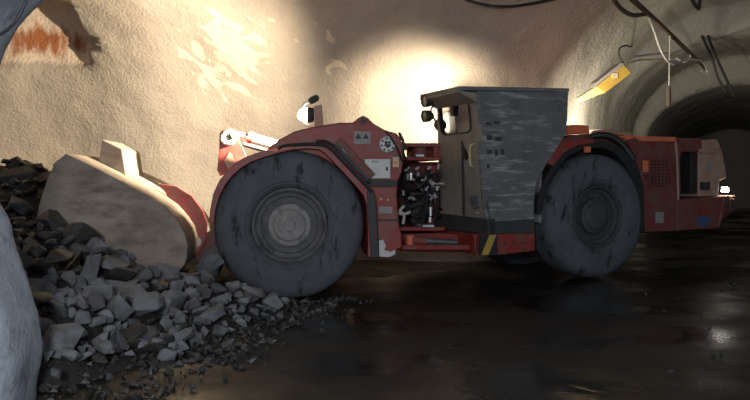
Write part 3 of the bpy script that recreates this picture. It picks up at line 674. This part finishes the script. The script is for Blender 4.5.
# rear body -------------------------------------------------------------
vb = .12
bm = B()
poly(bm, R, [(536, 180), (546, 165), (556, 152), (566, 137), (590, 133.5), (612, 133), (632, 136.5), (640, 137.5), (676, 138), (676, 231), (648, 232.5), (640, 234), (640, 215), (560, 232), (536, 232)], .55, 2.1)
rb = obj('rear_frame', bm, M['red_dusty'], LO, bevel=.015)
bm = B(); poly(bm, R, [(628, 140), (636, 137), (676, 138), (676.5, 231), (648, 232.3), (644, 232.5), (644, 184), (636, 158)], vb, 1.0); eng = obj('engine_panel', bm, M['red_dusty'], LO, bevel=.015)
bm = B()
for i in range(9):
    y = 159 + i * 3.1
    rectpx(bm, R, 651, y, 670, y + 1.5, vb - .025, vb)
rectpx(bm, R, 650, 157, 671, 158.5, vb - .02, vb); rectpx(bm, R, 650, 186.5, 671, 188, vb - .02, vb); rectpx(bm, R, 649, 157, 651, 188, vb - .02, vb); rectpx(bm, R, 670, 157, 672, 188, vb - .02, vb)
for i in range(5): rectpx(bm, R, 653.5 + i * 3.6, 158, 654.3 + i * 3.6, 187, vb - .015, vb)
g = obj('grille', bm, M['red_dusty'], eng)
bm = B(); rectpx(bm, R, 651, 158.5, 670, 186.5, vb - .004, vb + .01); obj('grille_backing', bm, M['black'], eng)
bm = B(); rectpx(bm, R, 643, 160.5, 648.5, 172, vb - .01, vb + .01); obj('access_plate', bm, M['orange'], eng)
bm = B(); rectpx(bm, R, 656, 212, 664, 223, vb - .015, vb + .01); obj('access_plate', bm, M['greylabel'], eng, bevel=.004)
for y in (176,): bm = B(); q = R.px(646, y, vb - .01); cyl(bm, q, q + R.V * .03, .03, n=12); obj('filler_cap', bm, M['blackdusty'], eng)
bm = B(); tube(bm, [R.px(675.5, 142, vb - .01), R.px(677, 160, vb - .02), R.px(678, 200, vb - .02), R.px(675, 229, vb - .01)], .02, 8); obj('corner_bead', bm, M['pink'], eng, smooth=True)
bm = B(); poly(bm, R, [(633, 135), (640, 136.2), (676, 137), (676, 141.5), (640, 141), (636, 138)], vb - .012, 2.0); obj('hood', bm, M['orange'], LO, bevel=.006)  # orange tone paints lamplight along the top of the red hood
# tail
bm = B(); poly(bm, R, [(676, 138), (702, 138), (702, 148), (700, 152), (682, 152), (680, 156), (681, 192), (676, 200)], vb + .02, 2.0)
tl = obj('tail_frame', bm, M['red_dusty'], LO, bevel=.012)
bm = B(); poly(bm, R, [(700, 140), (718, 139), (723, 152), (727.5, 178), (720, 181), (719, 196), (699, 197), (699, 152)], vb + .03, 2.0); cw = obj('counterweight', bm, M['pink'], LO, bevel=.03); cw['label'] = 'pale dust covered counterweight at the tail'
bm = B(); rectpx(bm, R, 678, 150, 702, 200, .75, .8); obj('tail_recess_back', bm, M['red'], tl)
bm = B(); poly(bm, R, [(690.5, 152.5), (699.5, 152.5), (699.5, 193.5), (690.5, 193.5)], vb + .06, .5); obj('tail_duct', bm, M['black'], tl, bevel=.01)
bm = B(); poly(bm, R, [(682, 152), (688, 156), (688, 190), (683, 192)], .35, .7); obj('tail_bracket', bm, M['red_dusty'], tl, bevel=.01)
bm = B(); rectpx(bm, R, 690, 172, 692, 192, .4, .5); obj('tail_post', bm, M['greylabel'], tl)
bm = B(); tube(bm, [R.px(699, 149.5, vb - .01), R.px(702, 152, vb - .05), R.px(716, 151, vb - .05), R.px(719, 149, vb)], .02, 8); obj('hand_rail', bm, M['pink'], cw, smooth=True)
bm = B(); rectpx(bm, R, 704.5, 182, 710.5, 190, vb - .06, vb + .05); obj('tail_lamp_box', bm, M['blackdusty'], cw, bevel=.008)
bm = B(); rectpx(bm, R, 707, 162, 712, 169, vb + .02, vb + .04); obj('dirt_plate', bm, M['greylabel'], cw)
# bumper with a chamfered corner
f0 = [R.px(x, y, vb - .06) for x, y in [(677, 200), (725, 196), (725, 212), (719, 228), (677, 231)]]
u1 = (f0[1] - R.o).dot(R.U)
zz = f0[1].z; zb = f0[3].z
bm = B()
plan = [(-.0, 0), (u1 - .0, 0), (u1 + .35, .28), (u1 + .35, 1.9), (0, 1.9)]
u0 = (f0[0] - R.o).dot(R.U); z0 = f0[0].z
def pv(u, v, z): return R.p(u, vb - .06 + v, z)
top = [pv(u0, 0, z0), pv(u1, 0, zz), pv(u1 + .62, .30, zz), pv(u1 + .62, 1.9, zz), pv(u0, 1.9, z0)]
midz = f0[2].z
ub = (f0[3] - R.o).dot(R.U); zb0 = f0[4].z
mid = [pv(u0, 0, midz), pv(u1, 0, midz), pv(u1 + .62, .30, midz), pv(u1 + .62, 1.9, midz), pv(u0, 1.9, midz)]
bot = [pv(u0, 0, zb0), pv(ub, 0, zb), pv(ub + .12, .22, zb), pv(ub + .12, 1.9, zb), pv(u0, 1.9, zb0)]
L3 = [[bm.verts.new(p) for p in r] for r in (top, mid, bot)]
bm.faces.new(L3[0]); bm.faces.new(L3[2][::-1])
for k in (0, 1):
    for i in range(5): bm.faces.new((L3[k][i], L3[k][(i + 1) % 5], L3[k + 1][(i + 1) % 5], L3[k + 1][i]))
bp_ = obj('rear_bumper', bm, M['red_dusty'], LO, bevel=.015)
bm = B(); rectpx(bm, R, 698.5, 216, 709.5, 226, vb - .075, vb - .05); obj('side_reflector', bm, M['bluelens'], bp_, bevel=.004)
e0, e1 = pv(u1 + .03, -.005, zz - .06), pv(u1 + .60, .28, zz - .06)
bm = B(); prism(bm, [e0.lerp(e1, .3), e0.lerp(e1, .75), e0.lerp(e1, .75) + Vector((0, 0, -.16)), e0.lerp(e1, .3) + Vector((0, 0, -.16))], (R.V - R.U) * -.02); obj('corner_reflector', bm, M['black'], bp_)
bm = B(); prism(bm, [pv(u1 - .02, -.01, zz - .02), pv(u1 + .625, .295, zz - .02), pv(ub + .14, .235, zb + .02), pv(ub - .02, -.008, zb + .02)], R.V * .05); obj('lit_bumper_corner', bm, M['pink'], bp_)  # pale tone paints tail lamp light onto the red bumper
tlc = R.px(725, 192, .2)
bm = B(); lathe(bm, tlc, Vector((0, 0, 1)), [(0, 0), (0, .05), (.02, .06), (.08, .05), (.09, 0)], 16); obj('tail_lamp', bm, M['lens_tail'], bp_, smooth=True)
# rear fender, deck and top gear
ro = [(537, 214), (539, 196), (545, 179), (554, 163), (566, 150), (580, 143), (596, 140.5), (610, 142), (622, 148), (632, 159), (640, 174), (644, 190), (645, 232)]
ri = [(541, 215), (543, 199), (548, 184), (557, 169), (568, 157), (582, 149.5), (596, 147.5), (607, 149), (617, 155), (626, 166), (633, 180), (638, 196), (639.5, 232)]
bm = B(); band(bm, R, ro, ri, .02, .7); rf = obj('rear_fender', bm, M['black'], LO, bevel=.006)
bm = B(); poly(bm, R, [(547, 163), (560, 144), (570, 140), (594, 139), (594, 143), (578, 145.5), (565, 152), (553, 166)], -.0, .6); obj('fender_top_plate', bm, M['red'], rf, bevel=.008)
bm = B(); rectpx(bm, R, 586, 146.5, 591, 152.5, -.03, .02); obj('side_marker', bm, M['orange'], rf, bevel=.006)
bm = B(); poly(bm, R, [(567, 126), (576, 124.5), (589, 125.5), (590, 133.5), (567, 134)], .55, 1.15); obj('deck_box', bm, M['orange'], LO, bevel=.015)  # red box coloured orange as if lit by the rear lamp
bm = B(); poly(bm, R, [(591, 133.5), (593, 130.5), (604, 129), (614, 129.5), (618, 133), (618, 137), (591, 136)], .75, 1.3); obj('air_intake', bm, M['pink'], LO, bevel=.02)
bm = B(); poly(bm, R, [(616, 134), (620, 131.5), (630, 132), (634, 135.5), (634, 138), (616, 138)], .7, 1.5); obj('deck_cover', bm, M['pink'], LO, bevel=.02)
bm = B(); tube(bm, [R.px(590, 137, .5), R.px(600, 135, .4), R.px(612, 137, .3), R.px(624, 146, .2), R.px(634, 160, .1)], .05, 10); obj('exhaust_hose', bm, M['black'], LO, smooth=True)
# work lamps on the far side of the machine, the tail one added (out of view behind the cab and the mast) --------------------------
def far_lamp(c, d, name, par):
    d = d.normalized()
    bm = B(); lathe(bm, c - d * .1, d, [(0, 0), (0, .05), (.06, .095), (.15, .1), (.16, .095), (.13, .088)], 24); h = obj(name, bm, M['blackdusty'], par, smooth=True)
    bm = B(); lathe(bm, c + d * .02, d, [(0, .088), (.012, .05), (.02, 0)], 24); obj(name + '_lens', bm, M['lens'], par, smooth=True)
def spot(name, c, d, power, ang, col, blend=.6, r=.06):
    l = bpy.data.lights.new(name, 'SPOT'); l.energy = power; l.spot_size = math.radians(ang); l.spot_blend = blend; l.color = col; l.shadow_soft_size = r
    o = bpy.data.objects.new(name, l); C.objects.link(o); o.location = c; o.rotation_euler = d.to_track_quat('-Z', 'Y').to_euler(); return o
WARM = (1, .82, .58)
c1 = R.p(u_f + .5, 1.85, 2.36); d1 = Vector((-.12, 1, .24))
far_lamp(c1, d1, 'side_work_lamp', cab)
spot('side_lamp_beam', c1 + d1.normalized() * .08, d1, 560, 132, WARM, .9, .1)
spot('front_lamp_beam', lampc - F.U * .19, Vector((-1, .5, .06)), 1900, 146, WARM, .85)
c2 = R.p(u_f + 2.3, 1.35, 2.5); d2 = Vector((.9, .40, -.12))
far_lamp(c2, d2, 'rear_work_lamp', cab)
spot('rear_lamp_beam', c2 + d2.normalized() * .08, d2, 420, 140, (1, .87, .68), .7)
c3 = R.p(u_f + 4.6, 2.25, 2.0); d3 = Vector((-.25, .8, .42))
far_lamp(c3, d3, 'added_tail_fill_lamp', tl)  # unseen lamp added to light the tunnel rib
bm = B(); tube(bm, [c3 - R.V * .25 + Vector((0, 0, -.1)), c3 - Vector((0, 0, .08)), c3 - d3.normalized() * .08], .02, 6); obj('lamp_bracket', bm, M['blackdusty'], tl)  # bracket for that added lamp
spot('added_tail_fill_beam', c3 + d3.normalized() * .08, d3, 230, 160, (1, .88, .70), .9, .1)
spot('tail_lamp_beam', tlc + Vector((.08, .0, .14)), Vector((.75, .5, -.1)), 110, 175, (1, .93, .8), .6)
# soft fill light added behind and left of the camera for the near side
la = bpy.data.lights.new('added_camera_fill', 'AREA'); la.energy = 270; la.size = .8; la.color = (.93, .96, 1)
o = bpy.data.objects.new('added_camera_fill', la); C.objects.link(o); o.location = (-.6, -1.6, 2.4)
o.rotation_euler = Vector((.02, 1, -.04)).to_track_quat('-Z', 'Y').to_euler()

# ------------------------------------------------------------------ hanging gear under the roof
def cable(name, pts, r, m, label, cat='cable', k=8, n=7, group=None):
    bm = B(); tube(bm, pts, r, n, k=k); return tag(obj(name, bm, m, smooth=True), label, cat, group)
def pz(x, y): # point of the horizontal service pipe
    return at(x, y, 10.5 + (y / 68) * 6.5)
cable('service_pipe', [pz(628, -6), pz(633, 0), pz(668, 32), pz(706, 69)], .042, M['pipe'], 'rusty brown pipe running under the roof into the tunnel', 'pipe')
cable('cable', [pz(648, 14), at(654, 30, 12.2), at(662, 52, 12.8), at(671, 63, 13.2), at(682, 61, 14), pz(690, 53)], .022, M['cable_white'], 'pale cable drooping from the brown pipe in a loose loop')
cable('cable', [at(632, 57, 13.4), at(650, 54.5, 14), at(670, 53, 14.6), at(686, 51, 15.2), at(690, 57, 15.5), at(685, 62, 15.2), at(676, 58, 15)], .022, M['cable_white'], 'pale cable running level from the yellow box to the pipe')
cable('cable', [at(630, 63, 13.4), at(640, 60, 13.8), at(660, 59.5, 14.5), at(695, 59.5, 15.8), at(704, 64, 16.4), at(707, 73, 16.6), at(701, 71, 16.5)], .018, M['cable_white'], 'thin pale cable below the level one, ending in a coil')
cord = [at(670, 36, 13.6), at(669.5, 60, 13.6), at(669, 88, 13.6)]
e = empty('hanging_cord', cord[2]); tag(e, 'straight pale cord hanging down with a plug at its end', 'cord')
bm = B(); tube(bm, cord, .014, 6); obj('cord', bm, M['cable_white'], e, smooth=True)
bm = B(); lathe(bm, at(668.7, 86, 13.6), Vector((0, 0, -1)), [(0, 0), (0, .03), (.1, .045), (.34, .045), (.38, .03), (.38, 0)], 12); obj('plug', bm, M['cable_brown'], e, smooth=True)
cable('cable', [pz(612, -4), at(620, 8, 10.8), at(632, 15, 11.2), pz(646, 14)], .035, M['cable_brown'], 'brown cable swinging from the roof up to the brown pipe')
cable('cable', [onrock(455, -6), onrock(475, 2.5, .12), onrock(500, 6.5, .18), onrock(530, 4, .12), onrock(572, -5)], .025, M['black'], 'dark cable sagging along the roof above the cab')
for i, (pts, lb) in enumerate((([(702, 36), (712, 58), (718, 78), (726, 92)], 'black cable hanging in the tunnel, left of the pair'), ([(708, 36), (714, 52), (722, 70), (734, 96)], 'black cable hanging in the tunnel, right of the pair'))):
    cable('cable', [onrock(pts[0][0], pts[0][1], .0)] + [at(x, y, onrock(pts[0][0], pts[0][1]).y - .25) for x, y in pts[1:]], .03, M['black'], lb)
cable('cable', [onrock(690, -5, 0), onrock(694, 4, .1), onrock(699, 9, .1), onrock(700, -5, 0)], .03, M['black'], 'short black cable loop hanging from the roof edge')
YB = 13.2
yl = Frame((at(605, 80, YB).x, YB), 8)
e = empty('yellow_box', at(612, 95, YB)); tag(e, 'yellow box with tapered end hanging from the tunnel wall', 'box')
bm = B(); poly(bm, yl, [(596, 87), (624, 64), (632.5, 73), (605, 93.5)], -.14, .14); obj('body', bm, M['yellow'], e, bevel=.02)
bm = B(); poly(bm, yl, [(577, 98.5), (597, 86), (604, 93), (581, 102)], -.08, .08); obj('tapered_end', bm, M['paleyellow'], e, bevel=.01)
bm = B(); poly(bm, yl, [(594, 87.5), (597, 82), (621, 62.5), (626, 63), (624, 65), (600, 83)], -.16, .16); obj('cover', bm, M['greylabel'], e, bevel=.012)
bm = B(); rectpx(bm, yl, 612, 73, 618, 78, -.15, -.135); obj('rating_plate', bm, M['creamlabel'], e)
bm = B(); tube(bm, [yl.px(624, 64, 0), yl.px(619, 56, 0), yl.px(620, 48, .05), yl.px(627, 45.5, .2), yl.px(630, 47, .4), onrock(632, 46, -.02)], .015, 6); obj('hanger_wire', bm, M['blackdusty'], e, smooth=True)

# ------------------------------------------------------------------ the muck pile
CP = []
for x, y, Y in ((175, 280, 8.2), (225, 286, 8.15), (280, 296, 8.1), (130, 268, 8.0), (90, 256, 7.7), (60, 232, 8.2), (44, 222, 8.3), (20, 182, 9.3), (2, 160, 10), (30, 165, 10.4), (50, 175, 11), (-40, 150, 10), (-120, 140, 10.5),
                (150, 302, 7.3), (200, 310, 7.3), (100, 300, 6.7), (60, 300, 6.1), (50, 345, 5.5), (100, 347, 5.8), (150, 342, 6.15), (-30, 260, 7), (-60, 330, 5.5), (120, 285, 7.4), (60, 265, 7.2), (30, 250, 7.0)):
    p = at(x, y, Y); CP.append((p.x, p.y, max(p.z, 0.0)))
for x, y in ((330, 302), (300, 312), (270, 322), (245, 338), (215, 352), (180, 365), (140, 376), (100, 388), (60, 395), (10, 398), (-50, 405), (380, 300), (330, 340), (250, 390)):
    p = onground(x, y); CP.append((p.x, p.y, -.04))
for X, Y in ((-.6, 9.3), (-.5, 10), (-.4, 11), (-.5, 12), (-1.2, 10.6), (-.2, 8), (0, 7), (0, 6), (0, 5), (-.6, 7.3), (-1.0, 5.5), (-1.6, 4.8), (-1.5, 9.8), (-2.5, 10.5), (-1, 9.2), (0, 8.7), (-3, 12), (-1, 8.6)): CP.append((X, Y, -.02 if X > -1.6 else .1))
def pileh(x, y):
    sw = sh = 0.0
    for a, b, c in CP:
        w = 1.0 / (((x - a) ** 2 + (y - b) ** 2) ** 1.7 + 1e-4); sw += w; sh += w * c
    return sh / sw
bm = B(); nx, ny = 96, 96; x0, x1, y0, y1 = -7.5, -.35, 4.4, 13.0
vs = []
for i in range(nx + 1):
    row = []
    for j in range(ny + 1):
        x = x0 + (x1 - x0) * i / nx; y = y0 + (y1 - y0) * j / ny
        z = pileh(x, y) - .10 + .06 * mnoise.noise(Vector((x * 3, y * 3, 0))) + .04 * mnoise.noise(Vector((x * 8, y * 8, 2)))
        if i in (0, nx) or j in (0, ny): z = -.2
        row.append(bm.verts.new((x, y, z)))
    vs.append(row)
for i in range(nx):
    for j in range(ny): bm.faces.new((vs[i][j], vs[i + 1][j], vs[i + 1][j + 1], vs[i][j + 1]))
tag(obj('muck_heap', bm, M['muck'], loc=(-3, 8, 0)), 'dark heap of fine muck under the broken rocks', 'muck', kind='stuff')
# fine gravel
def hull(seed, n=14, sq=(1, 1, 1), bev=True):
    r = random.Random(seed); bm = B()
    for i in range(n):
        v = Vector((r.gauss(0, 1), r.gauss(0, 1), r.gauss(0, 1))).normalized() * r.uniform(.75, 1)
        bm.verts.new((v.x * sq[0], v.y * sq[1], v.z * sq[2]))
    res = bmesh.ops.convex_hull(bm, input=bm.verts)
    for v in [v for v in bm.verts if not v.link_faces]: bm.verts.remove(v)
    if bev: bmesh.ops.bevel(bm, geom=list(bm.edges), offset=.04, segments=1, affect='EDGES', clamp_overlap=True)
    bmesh.ops.recalc_face_normals(bm, faces=bm.faces); return bm
bm = B(); r = random.Random(3)
base = hull(5, 8, bev=False); base.verts.ensure_lookup_table(); bvs = [v.co.copy() for v in base.verts]; bfs = [[v.index for v in f.verts] for f in base.faces]; base.free()
for i in range(5200):
    x = r.uniform(-4.5, 1.2); y = r.uniform(4.8, 9.2)
    h = pileh(x, y)
    if h > .25 and r.random() < .6: continue
    foot = onground(140, 376); 
    fl = (x + 1.65) - (y - 4.9) * .298      # distance right of the foot of the pile
    if fl > .1 and r.random() < min(1, .5 + fl): continue
    s = r.choice((.012, .016, .022, .03, .045)) * r.uniform(.8, 1.3); rot = Matrix.Rotation(r.uniform(0, 6), 3, Vector((r.random(), r.random(), r.random())).normalized())
    z = max(h - .1, -.03) + .015
    q = [bm.verts.new(rot @ (c * s) + Vector((x, y, z))) for c in bvs]
    for f in bfs: bm.faces.new([q[k] for k in f])
tag(obj('gravel', bm, M['rockdark'], loc=(-2, 6, 0)), 'loose gravel at the foot of the muck pile', 'gravel', kind='stuff')
# individual rocks: a few shapes, copied
SH = []
for i in range(14):
    sq = ((1, .9, .62), (1.1, .8, .75), (.9, 1, .9), (1.25, .8, .5))[i % 4]
    b = hull(40 + i, 10 + i % 5, sq); me = bpy.data.meshes.new('rock'); b.to_mesh(me); b.free(); me.materials.append(None); SH.append(me)
def rock(name, p, s, m, rot, shape, label, cat, group=None):
    o = bpy.data.objects.new(name, SH[shape]); C.objects.link(o); o.location = p; o.scale = s if not isinstance(s, float) else (s, s, s); o.rotation_euler = rot
    o.material_slots[0].link = 'OBJECT'; o.material_slots[0].material = m; return tag(o, label, cat, group)
r = random.Random(21)
PLACED = []
def place(x, y, Y, rad, m, label, sq=(1, 1, 1), shape=None, group=None, rot=None):
    c = at(x, y, Y); s = rad * Y / FPX; PLACED.append((c, s))
    rock('rock', c, (s * sq[0], s * sq[1], s * sq[2]), m, rot or (r.uniform(-.5, .5), r.uniform(-.5, .5), r.uniform(0, 6)), r.randrange(14) if shape is None else shape, label, 'rock', group)
place(132, 332, 6.2, 16, M['rockdark'], 'dark brown-grey rock block low in the pile, sharp flat face')
place(98, 247, 7.6, 17, M['rock'], 'upright dark rock with a pale cap beside the bucket', (.8, .8, 1.2))
place(58, 258, 7.0, 24, M['rockdark'], 'big dark rock next to the pale boulder, left of the upright rock', (1.2, 1, .8))
place(62, 338, 5.6, 27, M['rockpale'], 'large pale slab beside the smooth boulder', (1.05, 1, 1), 2)
place(84, 318, 6.0, 14, M['rockpale'], 'pale rounded rock above the large pale slab')
place(62, 305, 5.9, 16, M['rock'], 'grey rock with a bright top edge beside the smooth boulder')
place(52, 222, 8.3, 20, M['rockdark'], 'flat dark rock leaning on the bucket side', (1.0, .9, .8), 2)
place(120, 276, 7.5, 22, M['rockdark'], 'long dark rock lying in front of the bucket', (1.4, 1, .6))
place(175, 286, 8.0, 16, M['rockdark'], 'dark rock wedged under the bucket heel')
place(168, 297, 7.7, 15, M['rockdark'], 'dark pointed rock in front of the bucket heel')
place(255, 291, 7.9, 14, M['rockpale'], 'pale pointed rock against the front wheel')
place(222, 330, 7.0, 16, M['rock'], 'smooth dark grey rock at the front of the pile', (.8, .9, 1.2))
place(229, 344, 6.5, 10, M['rock'], 'grey block lying apart at the foot of the pile')
place(274, 303, 7.7, 14, M['rock'], 'grey rock under the front wheel edge')
place(55, 373, 5.05, 9, M['rock'], 'small grey round rock below the large pale slab')
place(100, 358, 5.6, 13, M['rockdark'], 'dark rock right of the large pale slab')
place(14, 178, 9.6, 22, M['rockdark'], 'dark rock high on the pile at the left edge')
place(34, 168, 10.2, 14, M['rockdark'], 'dark rock on top of the heap behind the bucket edge')
place(22, 205, 8.8, 18, M['rock'], 'dark grey rock behind the smooth boulder')
place(214, 262, 8.1, 12, M['rock'], 'grey rock between bucket heel and front wheel')
labels = {'g': ('angular grey rock heaped in the muck pile', 'grey rocks in the muck pile'), 'p': ('pale dusty rock in the middle of the muck pile', 'pale rocks in the muck pile'),
          'd': ('dark rock in the shaded upper left of the pile', 'dark rocks in the muck pile')}
count = 0; tries = 0
while count < 250 and tries < 20000:
    tries += 1
    px_, py_ = r.uniform(2, 312), r.uniform(158, 360)
    # walk the sight line down onto the pile
    d = ray(px_, py_); hit = None; t = 4.6
    while t < 12:
        p = CAM + d * (t / d.y)
        if p.z < pileh(p.x, p.y): hit = p; break
        t += .12
    if not hit or pileh(hit.x, hit.y) < .05: continue
    s = r.choice((.08, .11, .15, .19, .23, .27, .31)) * r.uniform(.85, 1.15)
    if hit.z < .2: s *= .6
    if any((hit - c).length < (s + q) * .55 for c, q in PLACED): continue
    du = (hit - F.o).dot(F.U); dv = (hit - F.o).dot(F.V)
    if dv > -.25 - s and du > -1.15 - s * .5 and du < 2: continue     # keep clear of the wheel
    if dv > -.14 - s * .8 and du > -3.2: continue                      # and of the bucket side
    PLACED.append((hit, s)); count += 1
    k = 'd' if (px_ < 60 and py_ < 240) else ('p' if (60 < px_ < 250 and py_ > 285 and r.random() < .62) or (py_ > 270 and r.random() < .3) else ('g' if r.random() < .7 else 'd'))
    if k == 'd' and not (px_ < 60 and py_ < 240): lab = ('dark rock scattered among the paler rocks of the pile', 'dark rocks among the pale ones')
    else: lab = labels[k]
    rock('rock', hit + Vector((0, 0, .02)), (s, s, s), {'g': M['rock'], 'p': M['rockpale'], 'd': M['rockdark']}[k], (r.uniform(-.6, .6), r.uniform(-.6, .6), r.uniform(0, 6)), r.randrange(14), lab[0], 'rock', lab[1])
# a few stones lying on the wet floor at the right
for i in range(16):
    p = onground(r.uniform(640, 748), r.uniform(258, 392)); s = r.uniform(.015, .035) * p.y / 6
    rock('stone', p + Vector((0, 0, s * .3)), float(s), M['rockdark'], (r.random(), r.random(), r.random() * 6), r.randrange(14), 'small grey stone on the wet floor at the right', 'stone', 'stones on the wet floor')

# ------------------------------------------------------------------ world and view
w = bpy.data.worlds.new('mine_air'); bpy.context.scene.world = w; w.use_nodes = True
w.node_tree.nodes['Background'].inputs[0].default_value = (.66, .8, 1, 1); w.node_tree.nodes['Background'].inputs[1].default_value = .5
sc = bpy.context.scene
sc.view_settings.view_transform = 'Standard'; sc.view_settings.look = 'None'; sc.view_settings.gamma = 1; sc.view_settings.exposure = 0.0
sc.view_settings.use_curve_mapping = False
sc.cycles.max_bounces = 6; sc.cycles.use_denoising = True
